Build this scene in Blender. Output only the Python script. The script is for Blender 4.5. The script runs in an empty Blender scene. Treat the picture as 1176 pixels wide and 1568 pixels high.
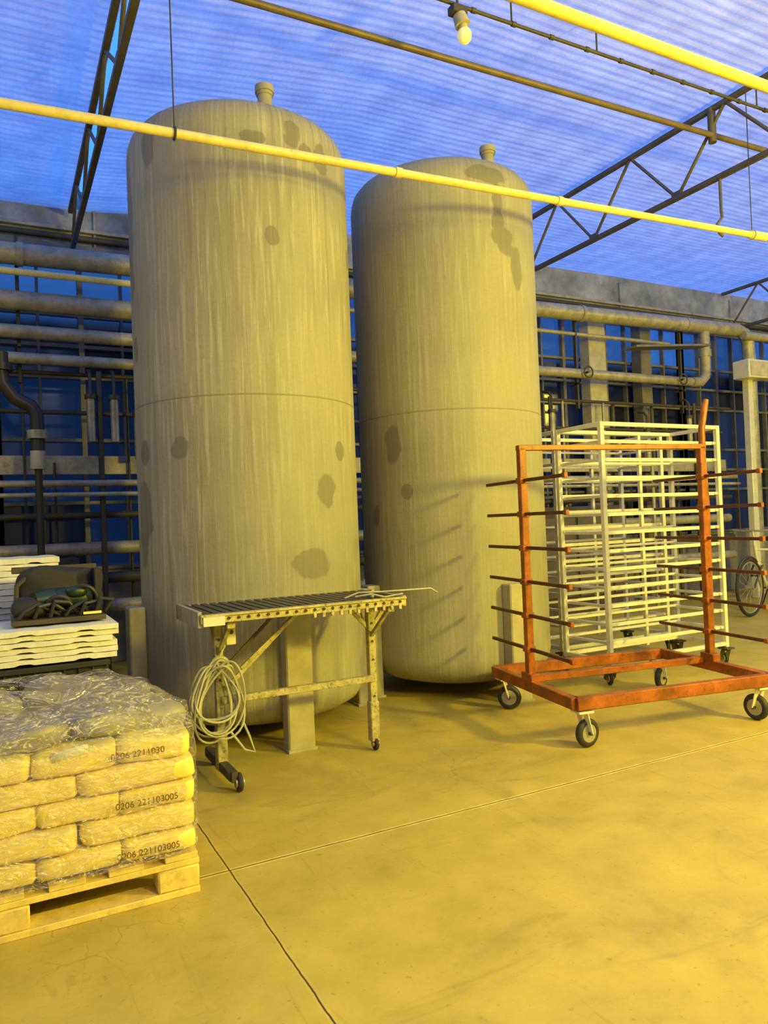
import bpy, bmesh, math, random
from mathutils import Vector, Matrix, noise
random.seed(7)
scene = bpy.context.scene
pi = math.pi

# ------------------------------------------------------------------ materials
def nn(nt, t, **kw):
    n = nt.nodes.new(t)
    for k, v in kw.items():
        setattr(n, k, v)
    return n

def base_mat(name):
    m = bpy.data.materials.new(name)
    m.use_nodes = True
    nt = m.node_tree
    b = nt.nodes["Principled BSDF"]
    return m, nt, b

def mth(nt, op, a, b=None, c=None, clamp=False):
    n = nt.nodes.new("ShaderNodeMath"); n.operation = op; n.use_clamp = clamp
    for i, v in enumerate((a, b, c)):
        if v is None: continue
        if isinstance(v, (int, float)): n.inputs[i].default_value = v
        else: nt.links.new(v, n.inputs[i])
    return n.outputs[0]

def mixc(nt, fac, a, b, blend='MIX'):
    n = nt.nodes.new("ShaderNodeMix"); n.data_type = 'RGBA'; n.blend_type = blend
    for s, v in ((n.inputs[0], fac), (n.inputs[6], a), (n.inputs[7], b)):
        if isinstance(v, (int, float)): s.default_value = v
        elif isinstance(v, tuple): s.default_value = (v[0], v[1], v[2], 1)
        else: nt.links.new(v, s)
    return n.outputs[2]

def noise_tex(nt, vec, scale, detail=5, rough=0.55, dist=0.0):
    n = nt.nodes.new("ShaderNodeTexNoise")
    n.inputs["Scale"].default_value = scale
    n.inputs["Detail"].default_value = detail
    n.inputs["Roughness"].default_value = rough
    n.inputs["Distortion"].default_value = dist
    nt.links.new(vec, n.inputs["Vector"])
    return n.outputs[0]

def maprange(nt, v, a, b, c=0.0, d=1.0):
    n = nt.nodes.new("ShaderNodeMapRange")
    nt.links.new(v, n.inputs[0])
    for i, x in enumerate((a, b, c, d)): n.inputs[i+1].default_value = x
    return n.outputs[0]

def scalev(nt, vec, s, loc=(0, 0, 0)):
    n = nt.nodes.new("ShaderNodeMapping")
    n.inputs["Scale"].default_value = s
    n.inputs["Location"].default_value = loc
    nt.links.new(vec, n.inputs["Vector"])
    return n.outputs[0]

def bump(nt, b, h, strength=0.3, dist=0.01):
    n = nt.nodes.new("ShaderNodeBump")
    n.inputs["Strength"].default_value = strength
    n.inputs["Distance"].default_value = dist
    nt.links.new(h, n.inputs["Height"])
    nt.links.new(n.outputs[0], b.inputs["Normal"])

def mat(name, col, rough=0.5, metal=0.0, var=0.3, scale=8.0, bmp=0.15, dirt=None, dirt_amt=0.5):
    m, nt, b = base_mat(name)
    pos = nn(nt, "ShaderNodeNewGeometry").outputs["Position"]
    n1 = noise_tex(nt, pos, scale, 6, 0.6)
    f = maprange(nt, n1, 0.3, 0.7)
    c = mixc(nt, f, tuple(x*(1-var) for x in col), tuple(min(1, x*(1+var*0.3)) for x in col))
    if dirt:
        n2 = noise_tex(nt, pos, scale*3.1, 8, 0.7)
        g = maprange(nt, n2, 0.52, 0.68, 0, dirt_amt)
        c = mixc(nt, g, c, dirt)
    nt.links.new(c, b.inputs["Base Color"])
    b.inputs["Roughness"].default_value = rough
    b.inputs["Metallic"].default_value = metal
    if bmp: bump(nt, b, n1, bmp, 0.01)
    return m

M_dark = mat("dark_steel", (0.08, 0.07, 0.05), 0.6, 0.3)
M_truss = mat("truss_steel", (0.13, 0.115, 0.085), 0.6, 0.3)
M_slat = mat("dark_slat_steel", (0.07, 0.07, 0.06), 0.45, 0.4)
M_galv = mat("galvanised_pipe", (0.42, 0.39, 0.29), 0.45, 0.2, var=0.4, dirt=(0.15, 0.12, 0.08), dirt_amt=0.5)
M_ypipe = mat("cream_painted_pipe", (0.80, 0.69, 0.27), 0.4, 0.0, var=0.2, dirt=(0.4, 0.3, 0.12), dirt_amt=0.4)
M_brpipe = mat("brown_pipe", (0.17, 0.13, 0.08), 0.5, 0.2)
M_white = mat("white_painted_steel", (0.74, 0.72, 0.60), 0.4, 0.1, var=0.15, dirt=(0.4, 0.33, 0.2), dirt_amt=0.35)
M_orange = mat("orange_paint", (0.40, 0.105, 0.012), 0.42, 0.0, var=0.6, scale=8, dirt=(0.10, 0.04, 0.02), dirt_amt=0.85)
M_armred = mat("rusty_arm", (0.14, 0.04, 0.02), 0.5, 0.1, var=0.5)
M_rubber = mat("black_rubber", (0.03, 0.03, 0.03), 0.6)
M_hub = mat("hub_metal", (0.45, 0.42, 0.34), 0.4, 0.4)
M_wood = mat("pallet_wood", (0.80, 0.62, 0.17), 0.7, 0, var=0.3, scale=14, dirt=(0.35, 0.25, 0.08), dirt_amt=0.4)
M_bag = mat("feed_bag_paper", (0.94, 0.77, 0.16), 0.35, 0, var=0.18, scale=9, bmp=0.6)
M_bagtop = mat("feed_bag_greyish", (0.38, 0.33, 0.18), 0.5, 0, var=0.3, scale=8, bmp=0.6)  # loose bags on top: darker, greyer beige than the layers below
M_ink = mat("brown_ink", (0.16, 0.08, 0.02), 0.6, bmp=0)
M_foam = mat("white_foam_tray", (0.80, 0.78, 0.64), 0.7, 0, var=0.15, scale=20, dirt=(0.45, 0.4, 0.28), dirt_amt=0.35)
M_black = mat("black_plastic", (0.03, 0.03, 0.028), 0.45)
M_green = mat("green_machine_paint", (0.012, 0.04, 0.02), 0.4, 0, var=0.5)
M_tarp = mat("dark_tarp", (0.022, 0.02, 0.017), 0.7, 0, bmp=0.8)
M_frame = mat("window_frame_paint", (0.18, 0.175, 0.16), 0.5, 0.1)
M_col = mat("beige_column_paint", (0.52, 0.48, 0.36), 0.6)
M_wall = mat("grey_wall", (0.22, 0.215, 0.2), 0.8)
M_gutter = mat("grey_gutter_sheet", (0.34, 0.36, 0.40), 0.6, 0.1, var=0.6, scale=2.8, dirt=(0.14, 0.14, 0.15), dirt_amt=0.5)
M_bench = mat("bench_galvanised", (0.52, 0.46, 0.22), 0.45, 0.15, var=0.4, scale=20, dirt=(0.08, 0.06, 0.03), dirt_amt=0.9)
M_cable = mat("grey_cable", (0.48, 0.45, 0.30), 0.5)
M_tankleg = mat("tank_leg_paint", (0.42, 0.38, 0.23), 0.6, 0, var=0.3, scale=6)
M_bulb, _nt, _b = base_mat("bulb_glass")
_b.inputs["Base Color"].default_value = (0.9, 0.8, 0.35, 1); _b.inputs["Roughness"].default_value = 0.15
_b.inputs["Emission Color"].default_value = (1, 0.85, 0.3, 1); _b.inputs["Emission Strength"].default_value = 0.35

# film : mostly clear, sharp glossy creases
M_film = bpy.data.materials.new("stretch_film"); M_film.use_nodes = True
nt = M_film.node_tree; nt.nodes.clear()
out = nn(nt, "ShaderNodeOutputMaterial"); tr = nn(nt, "ShaderNodeBsdfTransparent")
pb = nn(nt, "ShaderNodeBsdfPrincipled"); pb.inputs["Base Color"].default_value = (0.92, 0.84, 0.50, 1)
pb.inputs["Roughness"].default_value = 0.2
gl = nn(nt, "ShaderNodeBsdfGlossy"); gl.inputs["Roughness"].default_value = 0.11
pos = nn(nt, "ShaderNodeNewGeometry").outputs["Position"]
h = noise_tex(nt, scalev(nt, pos, (1, 1, 2.2)), 10, 3, 0.5, 2.6)
bump(nt, pb, h, 0.8, 0.05)
bump(nt, gl, h, 1.0, 0.09)
rid = mth(nt, 'ABSOLUTE', mth(nt, 'SUBTRACT', h, 0.5))
fac = maprange(nt, rid, 0.0, 0.05, 0.38, 0.03)
mx0 = nn(nt, "ShaderNodeMixShader"); mx0.inputs[0].default_value = 0.22; nt.links.new(tr.outputs[0], mx0.inputs[1]); nt.links.new(gl.outputs[0], mx0.inputs[2])
mx = nn(nt, "ShaderNodeMixShader"); nt.links.new(fac, mx.inputs[0]); nt.links.new(mx0.outputs[0], mx.inputs[1]); nt.links.new(pb.outputs[0], mx.inputs[2])
nt.links.new(mx.outputs[0], out.inputs[0])

# window glass
M_glass = bpy.data.materials.new("dark_window_glass"); M_glass.use_nodes = True
nt = M_glass.node_tree; nt.nodes.clear()
out = nn(nt, "ShaderNodeOutputMaterial"); tr = nn(nt, "ShaderNodeBsdfTransparent")
pb = nn(nt, "ShaderNodeBsdfPrincipled"); pb.inputs["Base Color"].default_value = (0.010, 0.014, 0.03, 1)
pb.inputs["Roughness"].default_value = 0.08
pos = nn(nt, "ShaderNodeNewGeometry").outputs["Position"]
sx = nn(nt, "ShaderNodeSeparateXYZ"); nt.links.new(pos, sx.inputs[0])
fx = mth(nt, 'FLOOR', mth(nt, 'MULTIPLY', mth(nt, 'ADD', sx.outputs[0], 6.0), 1/0.75))
fz = mth(nt, 'FLOOR', mth(nt, 'MULTIPLY', mth(nt, 'SUBTRACT', sx.outputs[2], 0.35), 1/0.6))
cb = nn(nt, "ShaderNodeCombineXYZ"); nt.links.new(fx, cb.inputs[0]); nt.links.new(fz, cb.inputs[1])
wn = nn(nt, "ShaderNodeTexWhiteNoise"); nt.links.new(cb.outputs[0], wn.inputs["Vector"])
up = maprange(nt, sx.outputs[2], 3.25, 3.35, 0.0, -0.30)
fac = mth(nt, 'ADD', maprange(nt, wn.outputs[0], 0.0, 1.0, 0.97, 0.78), up)
mx = nn(nt, "ShaderNodeMixShader"); nt.links.new(fac, mx.inputs[0]); nt.links.new(tr.outputs[0], mx.inputs[1]); nt.links.new(pb.outputs[0], mx.inputs[2])
nt.links.new(mx.outputs[0], out.inputs[0])

# ceiling
M_ceil = bpy.data.materials.new("translucent_corrugated_roof"); M_ceil.use_nodes = True
nt = M_ceil.node_tree; nt.nodes.clear()
out = nn(nt, "ShaderNodeOutputMaterial")
pos = nn(nt, "ShaderNodeNewGeometry").outputs["Position"]
broad = noise_tex(nt, scalev(nt, pos, (0.8, 2.0, 1)), 1.8, 6, 0.65, 1.0)
fine = noise_tex(nt, scalev(nt, pos, (2.5, 26, 1)), 1.0, 5, 0.65)
grain = noise_tex(nt, scalev(nt, pos, (9, 4, 1)), 4.0, 6, 0.7)
w2 = nn(nt, "ShaderNodeTexWave"); w2.wave_type = 'BANDS'; w2.bands_direction = 'X'
w2.inputs["Scale"].default_value = 0.9; w2.inputs["Distortion"].default_value = 2.5; w2.inputs["Detail"].default_value = 3
nt.links.new(pos, w2.inputs["Vector"])
v = mth(nt, 'MULTIPLY_ADD', grain, 0.30, mth(nt, 'MULTIPLY', broad, 0.6))
v = mth(nt, 'MULTIPLY_ADD', fine, 0.30, v)
v = mth(nt, 'MULTIPLY_ADD', w2.outputs[1], 0.06, v)
f = maprange(nt, v, 0.48, 0.80)
ct = mixc(nt, f, (0.58, 0.64, 0.80), (1.0, 1.0, 1.0))
cd = mixc(nt, f, (0.64, 0.64, 0.66), (0.98, 0.98, 0.98))
tl = nn(nt, "ShaderNodeBsdfTranslucent"); df = nn(nt, "ShaderNodeBsdfDiffuse")
nt.links.new(ct, tl.inputs[0]); nt.links.new(cd, df.inputs[0])
bp = nn(nt, "ShaderNodeBump"); bp.inputs["Strength"].default_value = 0.4; bp.inputs["Distance"].default_value = 0.03
nt.links.new(v, bp.inputs["Height"]); nt.links.new(bp.outputs[0], df.inputs["Normal"])
mx = nn(nt, "ShaderNodeMixShader"); mx.inputs[0].default_value = 0.46
nt.links.new(tl.outputs[0], mx.inputs[1]); nt.links.new(df.outputs[0], mx.inputs[2]); nt.links.new(mx.outputs[0], out.inputs[0])

# floor
M_floor, nt, b = base_mat("stained_concrete_floor")
pos = nn(nt, "ShaderNodeNewGeometry").outputs["Position"]
sx = nn(nt, "ShaderNodeSeparateXYZ"); nt.links.new(pos, sx.inputs[0])
nA = noise_tex(nt, pos, 0.7, 6, 0.55, 0.3)
nB = noise_tex(nt, pos, 3.5, 8, 0.68)
nC = noise_tex(nt, scalev(nt, pos, (1, 1, 1), (7, 3, 0)), 1.6, 5, 0.55, 0.9)
nD = noise_tex(nt, pos, 38, 6, 0.7)
nE = noise_tex(nt, scalev(nt, pos, (1.5, 7, 1)), 1.2, 5, 0.6, 1.2)
nF = noise_tex(nt, scalev(nt, pos, (12, 1.6, 1), (2, 9, 0)), 1.0, 5, 0.6, 1.6)
nG = noise_tex(nt, pos, 14, 4, 0.6)
c = mixc(nt, maprange(nt, nB, 0.3, 0.7), (0.385, 0.295, 0.05), (0.56, 0.435, 0.07))
c = mixc(nt, maprange(nt, nA, 0.48, 0.70, 0, 0.45), c, (0.28, 0.21, 0.05))
c = mixc(nt, maprange(nt, nC, 0.56, 0.74, 0, 0.5), c, (0.20, 0.15, 0.05))
c = mixc(nt, maprange(nt, nE, 0.58, 0.70, 0, 0.28), c, (0.22, 0.16, 0.04))
c = mixc(nt, maprange(nt, nF, 0.62, 0.70, 0, 0.25), c, (0.20, 0.145, 0.04))
c = mixc(nt, maprange(nt, nG, 0.60, 0.72, 0, 0.28), c, (0.24, 0.175, 0.05))
c = mixc(nt, maprange(nt, nD, 0.60, 0.70, 0, 0.55), c, (0.17, 0.12, 0.035))
vor = nn(nt, "ShaderNodeTexVoronoi"); vor.feature = 'DISTANCE_TO_EDGE'; vor.inputs["Scale"].default_value = 0.9
wv = nn(nt, "ShaderNodeVectorMath"); wv.operation = 'MULTIPLY_ADD'
nz = nn(nt, "ShaderNodeTexNoise"); nz.inputs["Scale"].default_value = 2.2; nz.inputs["Detail"].default_value = 6; nt.links.new(pos, nz.inputs["Vector"])
nt.links.new(nz.outputs[1], wv.inputs[0]); wv.inputs[1].default_value = (0.5, 0.5, 0.5); nt.links.new(pos, wv.inputs[2])
nt.links.new(wv.outputs[0], vor.inputs["Vector"])
crk = mth(nt, 'MULTIPLY', maprange(nt, vor.outputs[0], 0.0, 0.004, 1, 0), maprange(nt, nA, 0.50, 0.60, 0, 0.35))
c = mixc(nt, crk, c, (0.10, 0.07, 0.02))
v2 = nn(nt, "ShaderNodeTexVoronoi"); v2.feature = 'DISTANCE_TO_EDGE'; v2.inputs["Scale"].default_value = 5.0
nt.links.new(wv.outputs[0], v2.inputs["Vector"])
reg = mth(nt, 'MULTIPLY', maprange(nt, sx.outputs[0], 0.35, 0.68, 1, 0), maprange(nt, sx.outputs[1], 2.2, 2.55, 0, 1))
reg = mth(nt, 'MULTIPLY', reg, maprange(nt, nB, 0.45, 0.55, 0.0, 1))
c = mixc(nt, mth(nt, 'MULTIPLY', maprange(nt, v2.outputs[0], 0.0, 0.018, 0.6, 0), reg), c, (0.14, 0.10, 0.03))
wob = mth(nt, 'MULTIPLY_ADD', nB, 0.016, -0.008)
ja = mth(nt, 'ABSOLUTE', mth(nt, 'WRAP', mth(nt, 'ADD', mth(nt, 'SUBTRACT', sx.outputs[0], 0.71), wob), 2.5, -2.5))
jb = mth(nt, 'ABSOLUTE', mth(nt, 'WRAP', mth(nt, 'ADD', mth(nt, 'SUBTRACT', sx.outputs[1], 2.70), wob), 2.5, -2.5))
jl = maprange(nt, ja, 0.0015, 0.004, 1, 0)
jl2 = maprange(nt, jb, 0.002, 0.006, 0.95, 0)
jh = mth(nt, 'MULTIPLY', maprange(nt, jb, 0.006, 0.018, 0.85, 0), maprange(nt, nG, 0.35, 0.6, 0.5, 1))
jh2 = maprange(nt, ja, 0.004, 0.012, 0.35, 0)
c = mixc(nt, jh, c, (0.84, 0.70, 0.20))
c = mixc(nt, jh2, c, (0.66, 0.54, 0.12))
c = mixc(nt, jl, c, (0.06, 0.04, 0.01))
c = mixc(nt, jl2, c, (0.10, 0.07, 0.02))
nt.links.new(c, b.inputs["Base Color"])
nt.links.new(maprange(nt, nA, 0.3, 0.7, 0.42, 0.62), b.inputs["Roughness"])
hh = mth(nt, 'MULTIPLY_ADD', jl, -1.0, mth(nt, 'MULTIPLY', nB, 0.5))
bump(nt, b, hh, 0.3, 0.01)

def tank_material(name, patches, drip):
    m, nt, b = base_mat(name)
    uv = nn(nt, "ShaderNodeUVMap").outputs[0]
    s = nn(nt, "ShaderNodeSeparateXYZ"); nt.links.new(uv, s.inputs[0])
    n1 = noise_tex(nt, uv, 1.8, 6, 0.6)
    streak = noise_tex(nt, scalev(nt, uv, (46, 1.9, 1)), 1.0, 6, 0.6, 0.5)
    streak2 = noise_tex(nt, scalev(nt, uv, (26, 0.7, 1), (3, 1, 0)), 1.0, 6, 0.65, 0.4)
    fineN = noise_tex(nt, uv, 45, 6, 0.7)
    zband = noise_tex(nt, scalev(nt, uv, (0.35, 1.6, 1), (5, 2, 0)), 1.0, 3, 0.5)
    mask = noise_tex(nt, scalev(nt, uv, (1.4, 0.5, 1), (1, 7, 0)), 1.0, 3, 0.5)
    mk = mth(nt, 'MULTIPLY', maprange(nt, mask, 0.36, 0.56, 0.3, 1), drip)
    c = mixc(nt, maprange(nt, n1, 0.3, 0.7), (0.27, 0.25, 0.165), (0.335, 0.312, 0.205))
    c = mixc(nt, maprange(nt, zband, 0.4, 0.65, 0, 0.4), c, (0.40, 0.375, 0.24))
    c = mixc(nt, mth(nt, 'MULTIPLY', maprange(nt, streak, 0.52, 0.60, 0, 0.5), mk), c, (0.52, 0.49, 0.34))
    c = mixc(nt, mth(nt, 'MULTIPLY', maprange(nt, streak2, 0.54, 0.61, 0, 0.42), mk), c, (0.18, 0.165, 0.11))
    c = mixc(nt, maprange(nt, fineN, 0.5, 0.75, 0, 0.35), c, (0.20, 0.18, 0.12))
    dn = noise_tex(nt, uv, 9, 3, 0.5)
    tot = None
    for (u0, z0, ru, rz) in patches:
        dx = mth(nt, 'DIVIDE', mth(nt, 'SUBTRACT', s.outputs[0], u0*0.695), ru)
        dz = mth(nt, 'DIVIDE', mth(nt, 'SUBTRACT', s.outputs[1], z0), rz)
        d = mth(nt, 'ADD', mth(nt, 'MULTIPLY', dx, dx), mth(nt, 'MULTIPLY', dz, dz))
        d = mth(nt, 'ADD', d, mth(nt, 'MULTIPLY_ADD', dn, 2.4, -1.2))
        k = maprange(nt, d, 0.8, 1.15, 1, 0)
        tot = k if tot is None else mth(nt, 'MAXIMUM', tot, k)
    c = mixc(nt, mth(nt, 'MULTIPLY', tot, 0.62), c, (0.135, 0.122, 0.085))
    seam = maprange(nt, mth(nt, 'ABSOLUTE', mth(nt, 'SUBTRACT', s.outputs[1], 2.0)), 0.003, 0.006, 0.6, 0)
    c = mixc(nt, seam, c, (0.12, 0.10, 0.06))
    nt.links.new(c, b.inputs["Base Color"])
    b.inputs["Roughness"].default_value = 0.6
    bump(nt, b, mth(nt, 'ADD', streak, mth(nt, 'MULTIPLY', fineN, 0.5)), 0.35, 0.01)
    return m

# ------------------------------------------------------------------ mesh builder
class MB:
    def __init__(self, name, T=None):
        self.name = name; self.v = []; self.f = []; self.mi = []; self.uv = []; self.mats = []
        self.T = T or Matrix.Identity(4); self.anyuv = False
    def _m(self, m):
        if m not in self.mats: self.mats.append(m)
        return self.mats.index(m)
    def add(self, vs, fs, m, uvs=None):
        o = len(self.v); i = self._m(m)
        self.v += [self.T @ Vector(p) for p in vs]
        for k, f in enumerate(fs):
            self.f.append([o+x for x in f]); self.mi.append(i)
            self.uv.append(uvs[k] if uvs else None)
    def box(self, c, s, m, R=None):
        hx, hy, hz = s[0]/2, s[1]/2, s[2]/2
        bv = min(hx, hy, hz)*0.18
        bv = min(bv, 0.008)
        bm = bmesh.new(); bmesh.ops.create_cube(bm, size=1)
        for v in bm.verts: v.co = Vector((v.co.x*s[0], v.co.y*s[1], v.co.z*s[2]))
        bmesh.ops.bevel(bm, geom=bm.edges[:], offset=bv, segments=1, affect='EDGES')
        bm.verts.index_update()
        C = Vector(c)
        vs = [(R @ v.co if R else v.co)+C for v in bm.verts]
        fs = [[v.index for v in f.verts] for f in bm.faces]
        bm.free()
        self.add(vs, fs, m)
    def bar(self, p, q, w, h, m, up=(0, 0, 1)):
        p = Vector(p); q = Vector(q); d = q-p; L = d.length
        x = d.normalized(); u = Vector(up)
        if abs(x.dot(u)) > 0.97: u = Vector((0, 1, 0))
        y = u.cross(x).normalized(); z = x.cross(y)
        R = Matrix((x, y, z)).transposed()
        self.box((p+q)/2, (L, w, h), m, R)
    def tube(self, pts, r, m, n=12, cap=True, closed=False):
        pts = [Vector(p) for p in pts]; N = len(pts)
        rs = r if isinstance(r, (list, tuple)) else [r]*N
        vs = []; fs = []
        t0 = (pts[1]-pts[0]).normalized()
        ref = Vector((0, 0, 1)) if abs(t0.z) < 0.9 else Vector((1, 0, 0))
        nrm = t0.cross(ref).normalized()
        for i, p in enumerate(pts):
            if closed: t = (pts[(i+1) % N]-pts[i-1]).normalized()
            elif i == 0: t = t0
            elif i == N-1: t = (pts[-1]-pts[-2]).normalized()
            else: t = ((pts[i+1]-p).normalized()+(p-pts[i-1]).normalized()).normalized()
            nrm = (nrm - t*nrm.dot(t)).normalized(); bn = t.cross(nrm)
            for k in range(n):
                a = 2*pi*k/n
                vs.append(p+(nrm*math.cos(a)+bn*math.sin(a))*rs[i])
        rng = N if closed else N-1
        for i in range(rng):
            j = (i+1) % N
            for k in range(n):
                fs.append([i*n+k, i*n+(k+1) % n, j*n+(k+1) % n, j*n+k])
        if cap and not closed:
            fs.append(list(range(n))[::-1]); fs.append([(N-1)*n+k for k in range(n)])
        self.add(vs, fs, m)
    def cyl(self, p, q, r, m, n=20, r2=None):
        self.tube([p, q], [r, r if r2 is None else r2], m, n)
    def lathe(self, prof, c, m, n=96, ang0=0.0, uvR=None):
        vs = []; fs = []; uvs = []
        C = Vector(c)
        t = Vector((math.cos(ang0), math.sin(ang0), 0)); r_ = Vector((-t.y, t.x, 0))
        for (r, z) in prof:
            for k in range(n):
                ph = -pi+2*pi*k/n
                vs.append(C+(t*math.cos(ph)+r_*math.sin(ph))*r+Vector((0, 0, z)))
        for i in range(len(prof)-1):
            for k in range(n):
                k2 = (k+1) % n
                fs.append([i*n+k, i*n+k2, (i+1)*n+k2, (i+1)*n+k])
                R = uvR or 1
                a0 = (-pi+2*pi*k/n)*R; a1 = (-pi+2*pi*(k+1)/n)*R
                uvs.append([(a0, prof[i][1]), (a1, prof[i][1]), (a1, prof[i+1][1]), (a0, prof[i+1][1])])
        self.anyuv = True
        self.add(vs, fs, m, uvs)
    def blob(self, c, s, m, e=0.35, e2=0.35, nu=28, nv=16, nz=0.0, nsc=6.0, R=None, flat=1.0):
        def sp(x, p): return math.copysign(abs(x)**p, x)
        vs = []; fs = []
        C = Vector(c)
        for j in range(nv+1):
            th = -pi/2+pi*j/nv
            for i in range(nu):
                ph = 2*pi*i/nu
                p = Vector((sp(math.cos(th), e2)*sp(math.cos(ph), e)*s[0]/2, sp(math.cos(th), e2)*sp(math.sin(ph), e)*s[1]/2, sp(math.sin(th), e2 if flat == 1 else flat)*s[2]/2))
                if R: p = R @ p
                if nz: p = p + noise.noise_vector((p+C)*nsc)*nz
                vs.append(C+p)
        for j in range(nv):
            for i in range(nu):
                fs.append([j*nu+i, j*nu+(i+1) % nu, (j+1)*nu+(i+1) % nu, (j+1)*nu+i])
        self.add(vs, fs, m)
    def prism(self, poly, y0, y1, m):
        n = len(poly)
        vs = [(p[0], y0, p[1]) for p in poly]+[(p[0], y1, p[1]) for p in poly]
        fs = [list(range(n))[::-1], [n+i for i in range(n)]]
        for i in range(n):
            j = (i+1) % n
            fs.append([i, j, n+j, n+i])
        self.add(vs, fs, m)
    def torus(self, c, R, r, axis, m, n=28, k=10):
        ax = Vector(axis).normalized()
        ref = Vector((0, 0, 1)) if abs(ax.z) < 0.9 else Vector((1, 0, 0))
        u = ax.cross(ref).normalized(); w = ax.cross(u)
        C = Vector(c)
        self.tube([C+(u*math.cos(2*pi*i/n)+w*math.sin(2*pi*i/n))*R for i in range(n)], r, m, k, closed=True)
    def done(self, angle=38):
        me = bpy.data.meshes.new(self.name)
        xs = [p.x for p in self.v]; ys = [p.y for p in self.v]; zs = [p.z for p in self.v]
        o = Vector(((min(xs)+max(xs))/2, (min(ys)+max(ys))/2, min(zs)))
        me.from_pydata([tuple(p-o) for p in self.v], [], self.f)
        for m in self.mats: me.materials.append(m)
        for p, i in zip(me.polygons, self.mi):
            p.material_index = i; p.use_smooth = True
        if self.anyuv:
            ul = me.uv_layers.new(name="UVMap")
            for p, u in zip(me.polygons, self.uv):
                if u:
                    for li, q in zip(p.loop_indices, u): ul.data[li].uv = q
        bm = bmesh.new(); bm.from_mesh(me); bmesh.ops.recalc_face_normals(bm, faces=bm.faces[:]); bm.to_mesh(me); bm.free()
        me.set_sharp_from_angle(angle=math.radians(angle))
        ob = bpy.data.objects.new(self.name, me); ob.location = o
        scene.collection.objects.link(ob)
        return ob

def caster(M, x, y, h, m_body, yaw=0.0, r=0.07):
    d = Vector((math.cos(yaw), math.sin(yaw), 0)); ax = Vector((-d.y, d.x, 0))
    c = Vector((x, y, r))+d*0.03
    M.torus(c, r*0.74, r*0.26, ax, M_rubber, 28, 10)
    M.cyl(c-ax*0.017, c+ax*0.017, r*0.62, M_hub, 20)
    M.cyl(c-ax*0.035, c+ax*0.035, 0.01, M_dark, 10)
    for s in (-1, 1):
        M.bar(c+ax*0.028*s, Vector((x, y, h-0.02))+ax*0.028*s, 0.006, 0.035, m_body, up=tuple(ax))
    M.box((x, y, h-0.012), (0.09, 0.09, 0.012), m_body)
    M.cyl((x, y, h-0.03), (x, y, h), 0.025, m_body, 14)

# ------------------------------------------------------------------ room
A0, A1, B0, B1, ZC = -6.0, 15.0, -6.0, 7.6, 4.55
m = MB("floor"); m.add([(A0-.2, B0-.2, 0), (A1+.2, B0-.2, 0), (A1+.2, B1+.2, 0), (A0-.2, B1+.2, 0), (A0-.2, B0-.2, -.1), (A1+.2, B0-.2, -.1), (A1+.2, B1+.2, -.1), (A0-.2, B1+.2, -.1)],
    [[0, 1, 2, 3], [4, 7, 6, 5], [0, 4, 5, 1], [1, 5, 6, 2], [2, 6, 7, 3], [3, 7, 4, 0]], M_floor); m.done()

def zceil(a):
    if a < 0.8: return 4.36
    if a < 2.6: return 4.36+(a-.8)/1.8*.19
    return ZC
m = MB("ceiling")
def sheet(a0, a1):
    nb = 720; na = 12; vs = []; fs = []
    cols = [a0+(a1-a0)*i/na for i in range(na+1)]; nc = len(cols)
    for i in range(nb+1):
        bb = B0-.15+(B1+.3-B0)*i/nb
        dz = 0.004*math.sin(bb*2*pi/0.076)
        for a in cols: vs.append((a, bb, zceil(a)+dz+.02*noise.noise(Vector((a*.7, bb*.5, 0)))))
    for i in range(nb):
        for c_ in range(nc-1): fs.append([nc*i+c_, nc*i+c_+1, nc*(i+1)+c_+1, nc*(i+1)+c_])
    m.add(vs, fs, M_ceil)
sheet(A0-.15, 0.725); sheet(0.785, 5.3); sheet(5.3, A1+.15)
o = m.done(60)

m = MB("wall_left"); m.box((A0-.1, (B0+B1)/2, 2.15), (.2, B1-B0+.4, 4.3), M_wall); m.done()
m = MB("wall_right"); m.box((A1+.1, (B0+B1)/2, ZC/2), (.2, B1-B0+.4, ZC-.03), M_wall); m.done()
m = MB("wall_front"); m.box(((A0+A1)/2, B0-.1, ZC/2-.02), (A1-A0, .2, ZC-.05), M_wall); m.done()
m = MB("wall_back")
m.box(((A0+A1)/2, B1+.08, .45), (A1-A0, .16, .9), M_wall)
m.box(((A0+A1)/2, B1+.05, 4.26), (A1-A0, .12, .60), M_gutter)
m.box(((A0+A1)/2, B1-.04, 3.97), (A1-A0, .14, .05), M_frame)
m.box(((A0+A1)/2, B1-.04, 4.16), (A1-A0, .05, .035), M_galv)
m.cyl((A0, B1-.08, 4.07), (A1, B1-.08, 4.07), .03, M_dark, 12)
k = A0
while k <= A1:
    m.box((k, B1-.02, 4.22), (.02, .04, .50), M_gutter); k += 2.3
m.done()
bay = 3.0; idx = 1; a = A0
while a < A1-0.01:
    w = MB("window_%d" % idx)
    w.box((a+bay/2, B1+.06, 2.41), (bay, .01, 3.0), M_glass)
    for i in range(9):
        w.box((a+bay*i/8, B1+.02, 2.41), ((.025 if i % 2 else .05) if i % 8 else .09, .07, 3.02), M_frame)
    for z in (.92, 1.55, 1.85, 2.15, 2.75, 3.05, 3.35, 3.9):
        w.box((a+bay/2, B1+.02, z), (bay, .06, .035), M_frame)
    w.done(); a += bay; idx += 1

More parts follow.
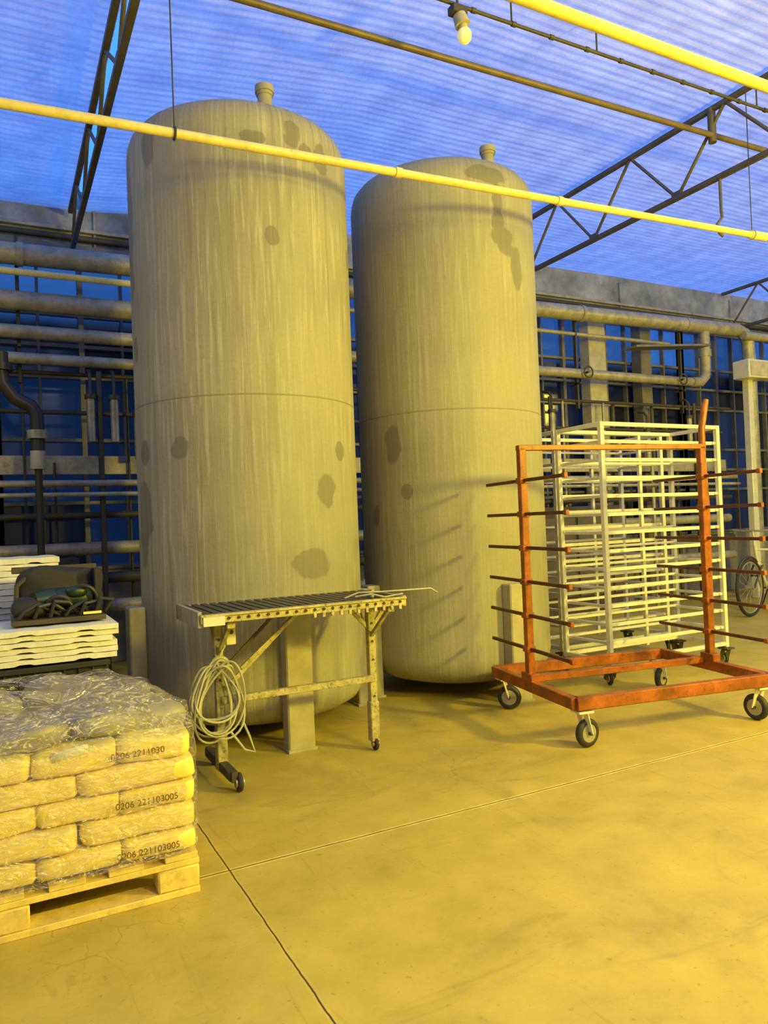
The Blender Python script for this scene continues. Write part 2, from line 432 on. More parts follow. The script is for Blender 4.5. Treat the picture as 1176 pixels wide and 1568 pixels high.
# ------------------------------------------------------------------ tanks
def tank(cx, cy, matl, neck, dh):
    M = MB("storage_tank"); R = 0.695
    ang0 = math.atan2(-cy, -cx)
    prof = [(0.001, .05), (.25, .06), (.45, .09), (.58, .125), (.65, .165), (.685, .215), (R, .27), (R, .29), (R, .6), (R, 1.0), (R, 1.5), (R, 2.0),
            (R, 2.6), (R, 3.2), (R, 3.55+dh), (R, 3.585+dh), (R-.005, 3.635+dh), (R-.020, 3.682+dh),
            (R-.052, 3.722+dh), (R-.11, 3.757+dh), (R-.18, 3.785+dh), (R-.27, 3.815+dh), (.30, 3.845+dh), (.15, 3.863+dh), (.001, 3.87+dh)]
    M.lathe(prof, (cx, cy, 0), matl, 128, ang0, R)
    M.torus((cx, cy, 2.0), R-.001, .003, (0, 0, 1), matl, 128, 8)
    nx, ny = cx+neck[0], cy+neck[1]
    M.cyl((nx, ny, 3.78), (nx, ny, 4.0), .046, M_tankleg, 24)
    M.cyl((nx, ny, 3.985), (nx, ny, 4.005), .052, M_tankleg, 24)
    M.cyl((nx, ny, 4.005), (nx, ny, 4.045), .060, M_tankleg, 24)
    for i in range(4):
        an = -pi/2+i*pi/2
        d = Vector((math.cos(an), math.sin(an), 0)); tt = Vector((-d.y, d.x, 0))
        Rm = Matrix((tt, d, Vector((0, 0, 1)))).transposed()
        c = Vector((cx, cy, 0))+d*(R+.045)
        M.box(c+Vector((0, 0, .40)), (.155, .10, .80), M_tankleg, Rm)
        M.box(c+Vector((0, 0, .008)), (.17, .12, .016), M_tankleg, Rm)
    return M.done(30)

p1 = [(-.585, 1.71, .062, .065), (.26, 2.91, .045, .055), (.9, 1.69, .05, .06), (.69, 1.45, .075, .10), (.52, 1.03, .13, .085), (-1.05, 1.71, .06, .08),
      (.12, 3.46, .07, .04), (.46, 3.52, .06, .08), (.60, 3.44, .05, .06), (.78, 3.44, .06, .09), (-.83, 3.48, .055, .13), (-1.28, 3.1, .09, .45), (-1.15, 1.3, .07, .25), (-1.2, 2.35, .05, .08), (1.3, 2.95, .05, .07), (-1.1, 1.35, .1, .2)]
p2 = [(-.47, 1.46, .05, .055), (-.61, 1.79, .07, .14), (.60, 3.45, .045, .12), (.61, 3.30, .06, .08), (.66, 3.2, .10, .07), (.70, 3.13, .08, .07), (.84, 3.0, .06, .15), (.5, 3.62, .17, .06), (-.9, 1.3, .04, .08)]
MT1 = tank_material("weathered_tank_coating_a", p1, 1.0)
MT2 = tank_material("weathered_tank_coating_b", p2, 0.55)
tank(1.455, 4.67, MT1, (.12, -.23), -.03)
tank(3.10, 4.81, MT2, (.25, -.30), 0.02)

# ------------------------------------------------------------------ trusses
def truss(a):
    M = MB("roof_truss")
    b0, b1 = B0+.05, B1-.13
    zt = zceil(a)-.06
    for z in (zt, 3.92):
        M.bar((a, b0, z), (a, b1, z), .042, .042, M_truss)
    st = 1.0; n = int((b1-b0)/st)
    for i in range(n):
        y = b1-.1-i*st
        M.cyl((a, y, 3.92), (a, y-st/2, zt), .014, M_truss, 8)
        M.cyl((a, y-st/2, zt), (a, y-st, 3.92), .014, M_truss, 8)
        M.box((a, y, 3.95), (.03, .1, .05), M_truss)
    M.done()
for a in (-3.9, .68, 5.22, 9.8, 14.2): truss(a)

# ------------------------------------------------------------------ overhead pipes
m = MB("overhead_water_pipe")
def zl(a): return 3.205+(a-.07)*(3.36-3.205)/5.33
m.cyl((-4, 3.69, zl(-4)), (5.35, 3.69, zl(5.35)), .024, M_ypipe, 16)
m.cyl((5.35, 3.69, zl(5.35)), (13.5, 3.69, zl(5.35)), .022, M_ypipe, 16)
m.cyl((5.2, 3.69, zl(5.2)), (5.38, 3.69, zl(5.38)), .033, M_ypipe, 16)
for a in (-3.9, .83, 5.22):
    m.torus((a, 3.69, zl(a)), .03, .006, (1, 0, 0), M_dark, 16, 6)
    m.cyl((a, 3.69, zl(a)+.03), (a, 3.69, zceil(a)-.02), .004, M_dark, 6)
for a in (2.1, 3.3): m.cyl((a-.02, 3.69, zl(a)), (a+.02, 3.69, zl(a)), .030, M_ypipe, 16)
m.done()
m = MB("overhead_water_pipe")
m.cyl((-4, 2.29, 3.3), (13.5, 2.26, 3.3), .026, M_ypipe, 16)
for a in (-3.9, .68, 5.22, 9.8):
    m.torus((a, 2.28, 3.3), .032, .006, (1, 0, 0), M_dark, 16, 6)
    m.cyl((a, 2.28, 3.33), (a, 2.28, zceil(a)-.02), .005, M_dark, 6)
m.done()
m = MB("ceiling_purlin_pipe")
m.cyl((A0+.1, 4.1, 4.25), (A1-.1, 3.9, 4.30), .022, M_brpipe, 14)
for a in (-3.9, .68, 5.22, 9.8): m.cyl((a, 4.0, 4.22), (a, 4.0, zceil(a)-.05), .032, M_truss, 10)
m.done()
m = MB("electric_conduit")
m.cyl((A0+.1, 3.60, 4.30), (A1-.1, 3.60, 4.30), .011, M_dark, 10)
for i in range(24): m.cyl((2.6+i*.3, 3.60, 4.30), (2.63+i*.3, 3.60, 4.30), .016, M_dark, 8)
for a in (2.9, 3.6, 5.22, 7.2, 9.8): m.cyl((a, 3.60, 4.3), (a, 3.60, zceil(a)-.02), .006, M_dark, 8)
m.cyl((2.50, 3.60, 4.3), (2.50, 3.60, 4.52), .008, M_dark, 8)
m.done()
m = MB("pendant_bulb_lamp")
m.box((2.5, 3.60, 4.262), (.10, .07, .05), M_dark)
m.cyl((2.51, 3.60, 4.24), (2.525, 3.59, 4.18), .040, M_cable, 20, .046)
m.cyl((2.525, 3.59, 4.18), (2.53, 3.59, 4.155), .028, M_cable, 16)
m.blob((2.535, 3.59, 4.12), (.085, .085, .10), M_bulb, 1, 1, 20, 14)
m.done()
m = MB("hanging_rod")
m.tube([(5.22, 3.95, 3.90), (5.22, 3.95, 3.65), (5.20, 3.93, 3.58), (5.14, 3.93, 3.52), (5.16, 3.93, 3.45), (5.2, 3.93, 3.43)], .012, M_truss, 8)
m.done()

# ------------------------------------------------------------------ pipework along back wall
m = MB("heating_pipework")
bb = 7.1
def run(z, r, a0, a1, b=bb, mt=M_galv, z2=None):
    m.cyl((a0, b, z), (a1, b, z if z2 is None else z2), r, mt, 20)
run(3.62, .095, -5.9, 9.6, z2=3.84); run(3.52, .03, -5.9, 2.2, 7.0, M_ypipe)
run(3.30, .085, -5.9, 2.6); run(3.03, .06, -5.9, 8.6); run(2.80, .05, -5.9, 2.6); run(2.70, .02, -5.9, 9.5, 7.2, M_dark)
run(3.56, .025, 3.3, 8.3, 7.2)
m.tube([(8.6, bb, 3.03), (8.78, bb, 3.04), (8.88, bb, 3.12), (8.9, bb, 3.25), (8.9, bb, 3.75)], .07, M_galv, 16)
m.cyl((8.9, bb, 3.4), (8.9, bb, 3.5), .085, M_galv, 16)
m.tube([(9.6, bb, 3.84), (9.75, bb, 3.80), (9.83, bb, 3.68), (9.85, bb, 3.4), (9.85, bb, .0)], .09, M_galv, 16)
run(3.74, .06, 9.6, 14.5, 7.0); run(3.2, .08, 10.0, 14.5)
for a in (-4, -1.5, 0.2, 1.9, 4.4, 6.6, 8.5):
    zz = 3.62+(a+5.9)/15.5*.22
    m.cyl((a, bb, zz), (a+.05, bb, zz), .105, M_galv, 20)
    m.bar((a, bb+.10, 2.6), (a, bb+.10, 3.9), .03, .05, M_dark)
    m.bar((a, bb+.02, 2.92), (a, bb+.22, 2.92), .03, .03, M_dark)
m.bar((-5.9, 7.25, 1.88), (9.4, 7.25, 1.88), .05, .17, M_galv)
for z, r, b, mt in ((1.70, .03, 7.0, M_galv), (1.60, .02, 6.95, M_galv), (1.42, .03, 7.1, M_dark), (1.12, .06, 7.15, M_galv), (.85, .05, 7.1, M_dark), (.6, .06, 7.1, M_galv), (2.35, .02, 7.2, M_dark)):
    m.cyl((-5.9, b, z), (9.3, b, z), r, mt, 14)
m.cyl((-5.9, 6.9, 1.52), (-.15, 6.9, 1.52), .06, M_galv, 16)
random.seed(3)
for i in range(46):
    a = -5.8+i*.33+random.uniform(-.12, .12)
    b = random.choice((7.02, 7.2, 7.3)); z1 = random.choice((1.9, 2.7, 2.75, 2.7))
    m.cyl((a, b, 0), (a, b, z1), random.choice((.012, .018, .025)), random.choice((M_galv, M_dark, M_dark)), 10)
for a in (-.62, -.34): m.cyl((a, 6.9, 1.9), (a, 6.9, 2.72), .018, M_ypipe, 10)
for i in range(7): m.cyl((-.62, 6.9, 1.98+i*.11), (-.34, 6.9, 1.98+i*.11), .012, M_ypipe, 8)
for a, z in ((.75, 2.35), (.95, 2.35), (1.15, 2.2), (-.9, 2.3), (6.0, 2.4), (5.75, 2.4), (7.6, 2.2), (8.4, 2.4)):
    m.cyl((a, 7.0, z-.28), (a, 7.0, z+.1), .035, M_galv, 12); m.cyl((a, 7.0, z+.1), (a, 7.0, z+.14), .05, M_dark, 12)
    m.tube([(a, 7.0, z+.12), (a, 7.0, z+.3), (a, 7.05, z+.36), (a, 7.15, z+.38)], .015, M_dark, 8)
for a in (6.6, 8.3):
    m.torus((a, 6.98, 3.03), .07, .010, (0, 1, 0), M_dark, 18, 6); m.cyl((a, 7.1, 3.03), (a, 6.98, 3.03), .015, M_dark, 8)
for a0_, a1_, z_ in ((-3.5, -1.2, 1.3), (-.9, .6, 1.05), (5.6, 7.0, 1.35)):
    m.box(((a0_+a1_)/2, 7.0, z_/2), (a1_-a0_, .3, z_), M_dark)
    for k in range(5): m.box((a0_+(a1_-a0_)*(k+.5)/5, 6.84, z_*.55), ((a1_-a0_)/6, .02, z_*.7), M_truss)
m.bar((7.3, 6.95, 3.38), (8.7, 6.95, 3.50), .22, .03, M_frame)
m.done()

m = MB("black_valve_pipe")
m.tube([(0.05, 6.70, 2.75), (.05, 6.70, 2.58), (.06, 6.70, 2.5), (.14, 6.70, 2.38), (.26, 6.70, 2.32), (.3, 6.70, 2.25), (.3, 6.70, 1.95)], .055, M_black, 14)
m.cyl((.05, 6.70, 2.6), (.05, 6.70, 2.66), .085, M_black, 16)
m.cyl((.3, 6.70, 2.05), (.3, 6.70, 2.12), .08, M_galv, 16)
m.cyl((.3, 6.70, 1.8), (.3, 6.70, 1.95), .06, M_cable, 14)
m.cyl((.05, 6.70, 2.7), (-.1, 6.65, 2.75), .02, M_black, 10)
m.torus((-.1, 6.65, 2.75), .07, .014, (1, .7, 0), M_black, 18, 8)
m.cyl((.3, 6.70, 0), (.3, 6.70, 1.8), .03, M_black, 10)
m.done()
m = MB("building_column"); m.box((7.15, 7.47, 1.95), (.30, .18, 3.9), M_col); m.box((7.15, 7.47, .04), (.4, .2, .08), M_col); m.done()
m = MB("building_column"); m.box((8.05, 7.47, 1.95), (.2, .18, 3.9), M_frame); m.box((8.05, 7.47, .04), (.3, .2, .08), M_frame); m.done()
m = MB("electrical_cabinet"); m.box((9.3, 6.68, 3.15), (.45, .25, .25), M_white); m.bar((9.3, 6.75, 0), (9.3, 6.75, 3.05), .1, .1, M_white); m.box((9.3, 6.55, 3.15), (.38, .01, .2), M_col); m.done()

# ------------------------------------------------------------------ pallet with bags
P0, P1, Q0, Q1 = -.62, .58, 2.60, 3.38
m = MB("wooden_pallet")
for b in (Q0+.05, (Q0+Q1)/2, Q1-.05):
    m.box(((P0+P1)/2, b, .011), (P1-P0, .10, .022), M_wood)
    for x in (P0+.07, (P0+P1)/2, P1-.07):
        m.box((x, b, .0605), (.14, .10, .077), M_wood)
    m.box(((P0+P1)/2, b, .11), (P1-P0, .10, .020), M_wood)
for i in range(7):
    x = P0+.06+i*(P1-P0-.12)/6
    m.box((x, (Q0+Q1)/2, .131), (.11, Q1-Q0, .020), M_wood)
m.done()

bags = MB("stacked_feed_bags")
LA = [.575, .33, .07, -.19, -.615]; LB = [.575, .20, -.14, -.615]
zc = .148; hL = .082
random.seed(11)
for l in range(5):
    ed = LA if l % 2 == 0 else LB
    for i in range(len(ed)-1):
        for (b0, b1) in ((Q0, (Q0+Q1)/2), ((Q0+Q1)/2, Q1)):
            w = ed[i]-ed[i+1]+.004
            cx = (ed[i]+ed[i+1])/2+random.uniform(-.006, .006)
            bags.blob((cx, (b0+b1)/2+random.uniform(-.012, .008), zc+hL/2+l*hL), (w, b1-b0+.01, hL*(1.0 if l == 0 else 1.10)), M_bag, .18, .38, 48, 22, .012 if l else .005, 7)
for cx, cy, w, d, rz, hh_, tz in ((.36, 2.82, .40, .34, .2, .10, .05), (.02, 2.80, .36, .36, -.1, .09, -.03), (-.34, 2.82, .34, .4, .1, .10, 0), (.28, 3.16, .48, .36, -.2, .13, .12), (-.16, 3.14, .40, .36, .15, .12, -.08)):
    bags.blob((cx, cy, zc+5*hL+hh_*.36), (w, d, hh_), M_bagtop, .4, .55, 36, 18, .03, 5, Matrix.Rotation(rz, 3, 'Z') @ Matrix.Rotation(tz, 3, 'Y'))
def text_to(M, s, size, loc, matl, rot):
    cu = bpy.data.curves.new("t", 'FONT'); cu.body = s; cu.size = size; cu.extrude = .0008
    ob = bpy.data.objects.new("t", cu); scene.collection.objects.link(ob)
    bpy.context.view_layer.update()
    me = bpy.data.meshes.new_from_object(ob.evaluated_get(bpy.context.evaluated_depsgraph_get()))
    X = Matrix.Translation(loc) @ rot
    M.add([X @ v.co for v in me.vertices], [list(p.vertices) for p in me.polygons], matl)
    bpy.data.objects.remove(ob); bpy.data.meshes.remove(me)
rot = Matrix.Rotation(pi/2, 4, 'X')
for l, a, s in ((0, .31, "0206 221103005"), (2, .31, "0206 221103005"), (4, .30, "0206 2211030")):
    text_to(bags, s, .030, Vector((a, Q0-.020, zc+l*hL+.030)), M_ink, rot)
bags.box((.18, Q0-.012, zc+4*hL+.075), (.11, .004, .03), M_foam, Matrix.Rotation(-.12, 3, 'Y'))
vs = []; fs = []; nU = 220
def ringpt(t, off):
    hx = (P1-P0)/2+off; hy = (Q1-Q0)/2+off
    a_ = 2*pi*t
    def sp(x, p): return math.copysign(abs(x)**p, x)
    return Vector(((P0+P1)/2+hx*sp(math.cos(a_), .22), (Q0+Q1)/2+hy*sp(math.sin(a_), .22), 0))
levels = [(.150+i*.0135, .022, 1) for i in range(32)]+[(.585, .010, 1), (.605, -.02, 1), (.63, -.05, 1), (.65, -.09, 1), (.67, -.13, 1), (.685, -.18, 1), (.70, -.23, 1), (.71, -.28, 1), (.715, -.33, 1), (.715, -.37, 1)]
for (z, off, _) in levels:
    for k in range(nU):
        p = ringpt(k/nU, off); p.z = z
        nvv = noise.noise_vector(Vector((p.x*9, p.y*9, z*20)))+.5*noise.noise_vector(Vector((p.x*24, p.y*24, z*40)))
        amp = .009 if z < .57 else .028
        p += nvv*amp
        if z > .57: p.z += .05*noise.noise(Vector((p.x*4, p.y*4, 1)))
        vs.append(p)
for j in range(len(levels)-1):
    for k in range(nU):
        fs.append([j*nU+k, j*nU+(k+1) % nU, (j+1)*nU+(k+1) % nU, (j+1)*nU+k])
bags.add(vs, fs, M_film)
bags.done(60)

# ------------------------------------------------------------------ black crates and foam trays
m = MB("black_plastic_crate")
def crate(x0, x1, y0, y1, z0, z1):
    t = .02
    m.box(((x0+x1)/2, y0+t/2, (z0+z1)/2), (x1-x0, t, z1-z0), M_black)
    m.box(((x0+x1)/2, y1-t/2, (z0+z1)/2), (x1-x0, t, z1-z0), M_black)
    m.box((x0+t/2, (y0+y1)/2, (z0+z1)/2), (t, y1-y0, z1-z0), M_black)
    m.box((x1-t/2, (y0+y1)/2, (z0+z1)/2), (t, y1-y0, z1-z0), M_black)
    m.box(((x0+x1)/2, (y0+y1)/2, z1-.01), (x1-x0, y1-y0, .02), M_black)
    m.box(((x0+x1)/2, y0-.006, z1-.012), (x1-x0+.03, .03, .024), M_black)
    m.box(((x0+x1)/2, y0-.006, z0+.012), (x1-x0+.02, .03, .024), M_black)
    n = int((x1-x0)/.06)
    for i in range(n):
        m.box((x0+.03+i*.06, y0-.004, (z0+z1)/2), (.008, .018, z1-z0-.02), M_black)
        m.box((x0+.06+i*.06, y0-.0012, (z0+z1)/2), (.02, .004, .012), M_hub)
    for i in range(int((y1-y0)/.08)): m.box((x1+.004, y0+.04+i*.08, (z0+z1)/2), (.018, .01, z1-z0-.02), M_black)
for l in range(4): crate(-.75, .43-.012*(l % 2), 3.62, 4.12, .17*l, .17*l+.165)
for l in range(4): crate(-.75, .30, 4.22, 4.75, .20*l, .20*l+.195)
m.done()

def tray_stack(x0, x1, y0, y1, z0, n, th, seed, dx=.015):
    random.seed(seed)
    M = MB("foam_seed_trays")
    for i in range(n):
        ox = random.uniform(-dx, dx); oy = random.uniform(-.012, .012)
        z = z0+i*th
        top = []; bot = []
        N = 60
        for k in range(N+1):
            x = x0+ox+(x1-x0)*k/N
            w = .0035*math.sin(k*2*pi/7.5+i)
            top.append((x, z+th*.93+w*.4))
            notch = .007 if (k % 12) in (4, 5, 6) else 0.001
            bot.append((x, z+notch))
        M.prism(bot+top[::-1], y0+oy, y1+oy, M_foam)
    return M.done(40)
tray_stack(-.75, .46, 3.60, 4.10, .684, 6, .026, 5)
tray_stack(-.75, .27, 4.24, 4.74, .799, 11, .031, 9, .03)

m = MB("green_pump_machine")
cx, cy, cz = .235, 3.86, .848
m.box((cx, cy+.02, cz+.012), (.40, .34, .024), M_dark)
m.blob((cx+.05, cy, cz+.10), (.22, .15, .12), M_green, .7, .8, 28, 18, .012, 9)
m.cyl((cx-.02, cy-.02, cz+.10), (cx-.10, cy-.04, cz+.10), .055, M_green, 20, .04)
m.blob((cx+.08, cy-.05, cz+.13), (.1, .08, .06), M_green, .8, .8, 20, 12)
m.torus((cx+.11, cy-.07, cz+.10), .06, .010, (.3, 1, .2), M_black, 24, 8)
m.torus((cx+.0, cy-.10, cz+.075), .05, .010, (.1, 1, .5), M_rubber, 24, 8)
m.blob((cx-.12, cy-.06, cz+.07), (.15, .13, .09), M_tarp, .8, .8, 28, 14, .025, 9)
m.blob((cx+.03, cy+.09, cz+.15), (.38, .14, .19), M_tarp, .6, .6, 36, 18, .035, 8)
for i in range(6):
    m.tube([(cx-.17+.065*i, cy-.13, cz+.03), (cx-.15+.065*i, cy-.14, cz+.06+.02*(i % 3)), (cx-.09+.065*i, cy-.12, cz+.09), (cx+.0+.04*i, cy-.1, cz+.035)], .010, M_black, 8)
m.box((cx+.0, cy+.12, cz+.24), (.38, .05, .03), M_dark)
m.box((cx+.18, cy+.06, cz+.13), (.03, .2, .21), M_tarp)
m.tube([(cx-.18, cy+.05, cz+.02), (cx-.17, cy+.05, cz+.17), (cx-.1, cy+.06, cz+.23)], .012, M_dark, 8)
m.box((cx+.14, cy-.14, cz+.035), (.08, .012, .012), M_bag)
m.done()

# ------------------------------------------------------------------ slatted work table
m = MB("slatted_work_table")
TA0, TA1, TB0, TB1, TZ = .80, 1.87, 3.40, 3.87, .866
m.box(((TA0+TA1)/2, TB0, TZ-.028), (TA1-TA0, .03, .045), M_bench)
m.box(((TA0+TA1)/2, TB1, TZ-.03), (TA1-TA0, .03, .055), M_bench)
m.box((TA0, (TB0+TB1)/2, TZ-.03), (.02, TB1-TB0, .075), M_galv)
m.box((TA1, (TB0+TB1)/2, TZ-.03), (.02, TB1-TB0, .055), M_bench)
n = 22
for i in range(n):
    a = TA0+.035+i*(TA1-TA0-.07)/(n-1)
    m.box((a, (TB0+TB1)/2, TZ-.008), (.036, TB1-TB0+.02, .012), M_slat)
    m.cyl((a, TB0-.012, TZ-.03), (a, TB0-.022, TZ-.03), .007, M_rubber, 10)
    if i > 10: m.box((a, TB0-.012, TZ-.055), (.016, .012, .028), M_bench)
m.box(((TA0+TA1)/2, TB0-.02, TZ-.012), (TA1-TA0, .012, .010), M_bench)
m.box((TA0+.06, TB0-.02, TZ-.035), (.1, .01, .05), M_white)
lb = 3.68
for a in (.95, 1.80):
    m.bar((a, TB0+.02, TZ-.070), (a, TB1-.02, TZ-.070), .04, .03, M_bench)
    m.box((a, lb, .455), (.042, .042, .72), M_bench)
    m.box((a, lb, .16), (.052, .052, .22), M_bench)
    for z in (.3, .5, .6, .7): m.cyl((a, lb-.022, z), (a, lb-.028, z), .006, M_dark, 8)
    m.bar((a, lb, .62), (a, TB0+.06, TZ-.08), .02, .02, M_bench)
    m.bar((a, lb, .62), (a, TB1-.06, TZ-.08), .02, .02, M_bench)
m.bar((.95, lb-.03, .40), (1.80, lb-.03, .40), .03, .035, M_bench)
m.bar((.97, lb-.03, .45), (1.36, lb-.03, TZ-.07), .012, .022, M_bench)
m.bar((1.05, lb-.05, .55), (1.36, lb-.05, TZ-.07), .012, .018, M_bench)
m.bar((.98, lb, .55), (1.26, lb, TZ-.06), .01, .016, M_dark)
m.bar((1.80, lb, .66), (1.66, lb, TZ-.06), .015, .022, M_bench)
m.bar((1.80, lb, .66), (1.93, lb, TZ-.04), .015, .022, M_bench)
m.bar((.95, 3.47, .075), (.95, 3.94, .075), .045, .045, M_dark)
for b in (3.47, 3.94):
    m.torus((.975, b, .046), .033, .013, (1, 0, 0), M_rubber, 22, 8); m.cyl((.955, b, .045), (.995, b, .045), .024, M_hub, 14)
    m.bar((.95, b, .05), (.95, b, .10), .03, .03, M_dark)
m.torus((1.80, lb-.01, .036), .025, .011, (1, 0, 0), M_rubber, 18, 8); m.cyl((1.78, lb-.01, .035), (1.82, lb-.01, .035), .014, M_hub, 12)
m.bar((1.80, lb, .03), (1.80, lb, .12), .03, .03, M_dark)
m.box((1.0, lb-.05, .72), (.05, .04, .09), M_white); m.cyl((1.0, lb-.07, .74), (1.0, lb-.075, .74), .012, M_dark, 10)
m.box((1.02, lb-.03, .79), (.035, .03, .05), M_galv)
m.tube([(1.55, TB0+.05, TZ+.005), (1.62, TB0+.03, TZ+.03), (1.75, TB0+.02, TZ+.025), (2.02, TB0-.02, TZ+.025), (2.06, TB0-.02, TZ+.0)], .005, M_galv, 8)
m.cyl((1.70, TB0+.04, TZ), (1.70, TB0+.04, TZ+.04), .012, M_galv, 10)
m.tube([(1.6, TB0+.03, TZ+.01), (1.68, TB0, TZ+.02), (1.75, TB0-.01, TZ), (1.85, TB0-.02, TZ+.01)], .005, M_galv, 6)
tab = m.done()
m = MB("coiled_power_cable")
random.seed(21)
for i in range(9):
    cx = .905+random.uniform(-.03, .03)+.01; ry = random.uniform(.13, .20); rx = random.uniform(.055, .115)
    cz = .60-ry+random.uniform(-.02, .02); ph = random.uniform(-.25, .25); bo = lb-.085+random.uniform(-.03, .02)
    pts = []
    for k in range(36):
        t = 2*pi*k/36
        x = rx*math.cos(t)*(1-.35*math.sin(t)); z = ry*math.sin(t)
        pts.append((cx+x*math.cos(ph)-z*math.sin(ph), bo+.02*math.sin(t*2+i), cz+x*math.sin(ph)+z*math.cos(ph)))
    m.tube(pts, .0055, M_cable, 8, closed=True)
m.tube([(.93, lb-.07, .60), (.96, lb-.06, .66), (.99, lb-.05, .70)], .0065, M_cable, 8)
m.tube([(.98, lb-.08, .25), (1.04, lb-.1, .16), (1.09, lb-.1, .14), (1.07, lb-.08, .22), (1.04, lb-.07, .30)], .0065, M_cable, 8)
m.torus((.94, lb-.06, .58), .04, .01, (0, 1, .2), M_cable, 16, 8)
m.done()

# ------------------------------------------------------------------ orange rack
T = Matrix.Translation((3.41, 3.41, 0)) @ Matrix.Rotation(math.radians(-10), 4, 'Z')
m = MB("orange_cantilever_trolley", T)
W, Dp, zb = .65, .485, .245
for s in (-1, 1):
    m.bar((-W, s*Dp, zb), (W, s*Dp, zb), .05, .07, M_orange)
    m.bar((s*W, -Dp, zb+.002), (s*W, Dp, zb+.002), .05, .066, M_orange)
m.bar((-W, 0.05, zb+.03), (W, 0.05, zb+.03), .04, .04, M_orange)
for x in (-W, W):
    m.box((x, 0, .95), (.045, .045, 1.42), M_orange)
    m.box((x, 0, .30), (.06, .12, .05), M_orange)
    for l in range(6):
        z = .465+l*.20
        m.bar((x, -Dp, z), (x, Dp, z), .016, .020, M_armred)
        m.box((x, -Dp+.012, z), (.022, .03, .028), M_orange)
        m.box((x, 0, z), (.058, .06, .035), M_orange)
m.bar((-W-.025, 0, 1.66), (W+.025, 0, 1.66), .045, .032, M_orange)
m.tube([(W+.03, .02, .35), (W+.045, .03, .8), (W+.05, .03, 1.3), (W+.035, .03, 1.6), (W+.04, .03, 1.78), (W+.07, .03, 1.92), (W+.085, .03, 1.97)], [.022]*6+[.018], M_orange, 10)
for x, y, yw in ((-W+.05, -Dp+.02, .2), (-W+.05, Dp-.03, -.6), (W-.05, -Dp+.03, 1.8), (W-.05, Dp-.03, .5)):
    caster(m, x, y, .21, M_white, yw, .078)
m.done()

# ------------------------------------------------------------------ white tray racks
def white_rack(x0, x1, y0, y1, zt, z0, n, nm="white_tray_rack_trolley"):
    m = MB(nm)
    for x in (x0, x1):
        for y in (y0, y1):
            m.box((x, y, (.14+zt)/2), (.036, .036, zt-.14), M_white)
            caster(m, x, y, .145, M_dark, random.uniform(0, 3), .05)
    xm = x0+(x1-x0)*.70
    m.box((xm, y1, (.14+zt)/2), (.03, .03, zt-.14), M_white)
    for z in (.17, zt-.015):
        for y in (y0, y1): m.bar((x0, y, z), (x1, y, z), .034, .03, M_white)
        for x in (x0, x1): m.bar((x, y0, z), (x, y1, z), .034, .03, M_white)
    for i in range(n):
        z = z0+i*(zt-.14-z0)/(n-1)
        for x in (x0+.028, x1-.028): m.bar((x, y0, z), (x, y1, z), .03, .02, M_white)
        m.bar((x0, y0+.02, z), (x1, y0+.02, z), .012, .026, M_white)
        m.bar((x0, y1-.02, z+.01), (x1, y1-.02, z+.01), .012, .020, M_white)
    return m.done()
white_rack(3.90, 5.14, 4.03, 4.50, 1.92, .30, 12)
white_rack(4.02, 5.22, 4.68, 5.16, 1.94, .34, 12)

# ------------------------------------------------------------------ bicycle
T = Matrix.Translation((7.62, 5.62, 0)) @ Matrix.Rotation(math.radians(12), 4, 'Z')
m = MB("bicycle", T)
for x in (0, 1.02):
    m.torus((x, 0, .335), .315, .02, (0, 1, 0), M_rubber, 48, 8)
    m.torus((x, 0, .335), .29, .010, (0, 1, 0), M_hub, 48, 6)
    m.cyl((x, -.05, .335), (x, .05, .335), .022, M_hub, 12)
    for k in range(18):
        t = 2*pi*k/18
        m.cyl((x, .02*(-1)**k, .335), (x+.29*math.cos(t), 0, .335+.29*math.sin(t)), .002, M_hub, 5)
    m.tube([(x+.35*math.cos(t), 0, .335+.35*math.sin(t)) for t in [.4+i*.15 for i in range(16)]], .012, M_black, 6)
for p, q, r in (((.46, 0, .29), (.62, 0, .82), .016), ((.46, 0, .29), (.22, 0, .62), .018), ((.60, 0, .74), (.19, 0, .76), .015), ((.16, 0, .85), (.23, 0, .58), .019),
                ((.46, -.04, .29), (1.02, -.05, .335), .010), ((.46, .04, .29), (1.02, .05, .335), .010), ((.60, -.03, .74), (1.02, -.05, .335), .009), ((.60, .03, .74), (1.02, .05, .335), .009),
                ((.23, -.05, .58), (0, -.05, .335), .011), ((.23, .05, .58), (0, .05, .335), .011), ((.16, 0, .85), (.14, 0, .98), .013), ((.23, -.05, .58), (.23, .05, .58), .014)):
    m.cyl(p, q, r, M_white if r > .012 else M_dark, 10)
m.tube([(.26, -.28, .96), (.17, -.24, .99), (.14, -.1, .98), (.14, .1, .98), (.17, .24, .99), (.26, .28, .96)], .012, M_hub, 8)
m.blob((.66, 0, .87), (.26, .15, .07), M_black, .8, .8)
m.cyl((.62, 0, .8), (.64, 0, .86), .014, M_hub, 10)
m.cyl((.46, -.06, .29), (.46, -.065, .29), .09, M_dark, 24)
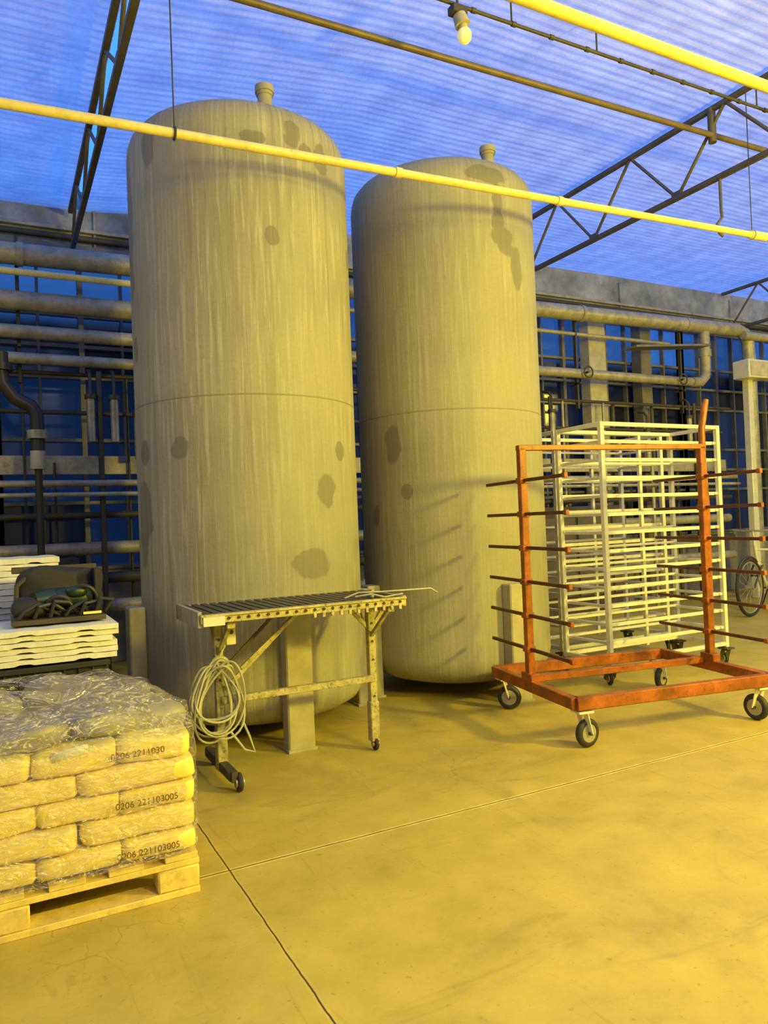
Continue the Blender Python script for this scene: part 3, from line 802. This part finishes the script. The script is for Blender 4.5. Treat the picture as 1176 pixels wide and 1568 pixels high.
m.bar((.46, -.08, .29), (.54, -.08, .14), .012, .02, M_hub); m.bar((.46, .08, .29), (.38, .08, .44), .012, .02, M_hub)
m.box((.54, -.12, .14), (.09, .08, .02), M_black); m.box((.38, .12, .44), (.09, .08, .02), M_black)
m.cyl((.62, .06, .3), (.72, .2, .01), .008, M_dark, 8)
m.done()

# ------------------------------------------------------------------ lights
YC = (1.0, 0.79, 0.055)
def plamp(name, loc, energy, rad, col=YC):
    L = bpy.data.lights.new(name, 'POINT'); L.energy = energy; L.color = col; L.shadow_soft_size = rad
    o = bpy.data.objects.new(name, L); o.location = loc
    scene.collection.objects.link(o)
plamp("sodium_lamp", (5.0, -0.6, 2.6), 1100, .20)
plamp("fill_light_b", (2.6, -2.2, 3.3), 720, .5)  # unseen fill light, added behind the camera, weaker than the main lamp
plamp("fill_light_right", (10.5, 2.5, 3.6), 280, .4)  # unseen light added to brighten the right background
plamp("fill_light_left", (-3.2, 4.2, 3.4), 90, .4)  # added fill that lifts the pipes along the left back wall

w = bpy.data.worlds.new("World"); scene.world = w; w.use_nodes = True
bg = w.node_tree.nodes["Background"]; bg.inputs[0].default_value = (0.055, 0.26, 1.0, 1); bg.inputs[1].default_value = 1.8

# ------------------------------------------------------------------ camera
cam = bpy.data.cameras.new("camera"); co = bpy.data.objects.new("camera", cam); scene.collection.objects.link(co)
cam.sensor_width = 36; cam.sensor_fit = 'AUTO'; cam.lens = 26.0
yaw = math.radians(-27.5); pitch = math.radians(.8); roll = math.atan(.04)
F = Vector((-math.sin(yaw)*math.cos(pitch), math.cos(yaw)*math.cos(pitch), math.sin(pitch)))
Rw = F.cross(Vector((0, 0, 1))).normalized(); Up = Rw.cross(F)
X = Rw*math.cos(roll)-Up*math.sin(roll); Y = Rw*math.sin(roll)+Up*math.cos(roll)
mtx = Matrix((X, Y, -F)).transposed().to_4x4(); mtx.translation = (0, 0, 1.25)
co.matrix_world = mtx
cam.clip_start = .05
scene.camera = co
scene.view_settings.view_transform = 'Standard'
scene.view_settings.exposure = 0.0
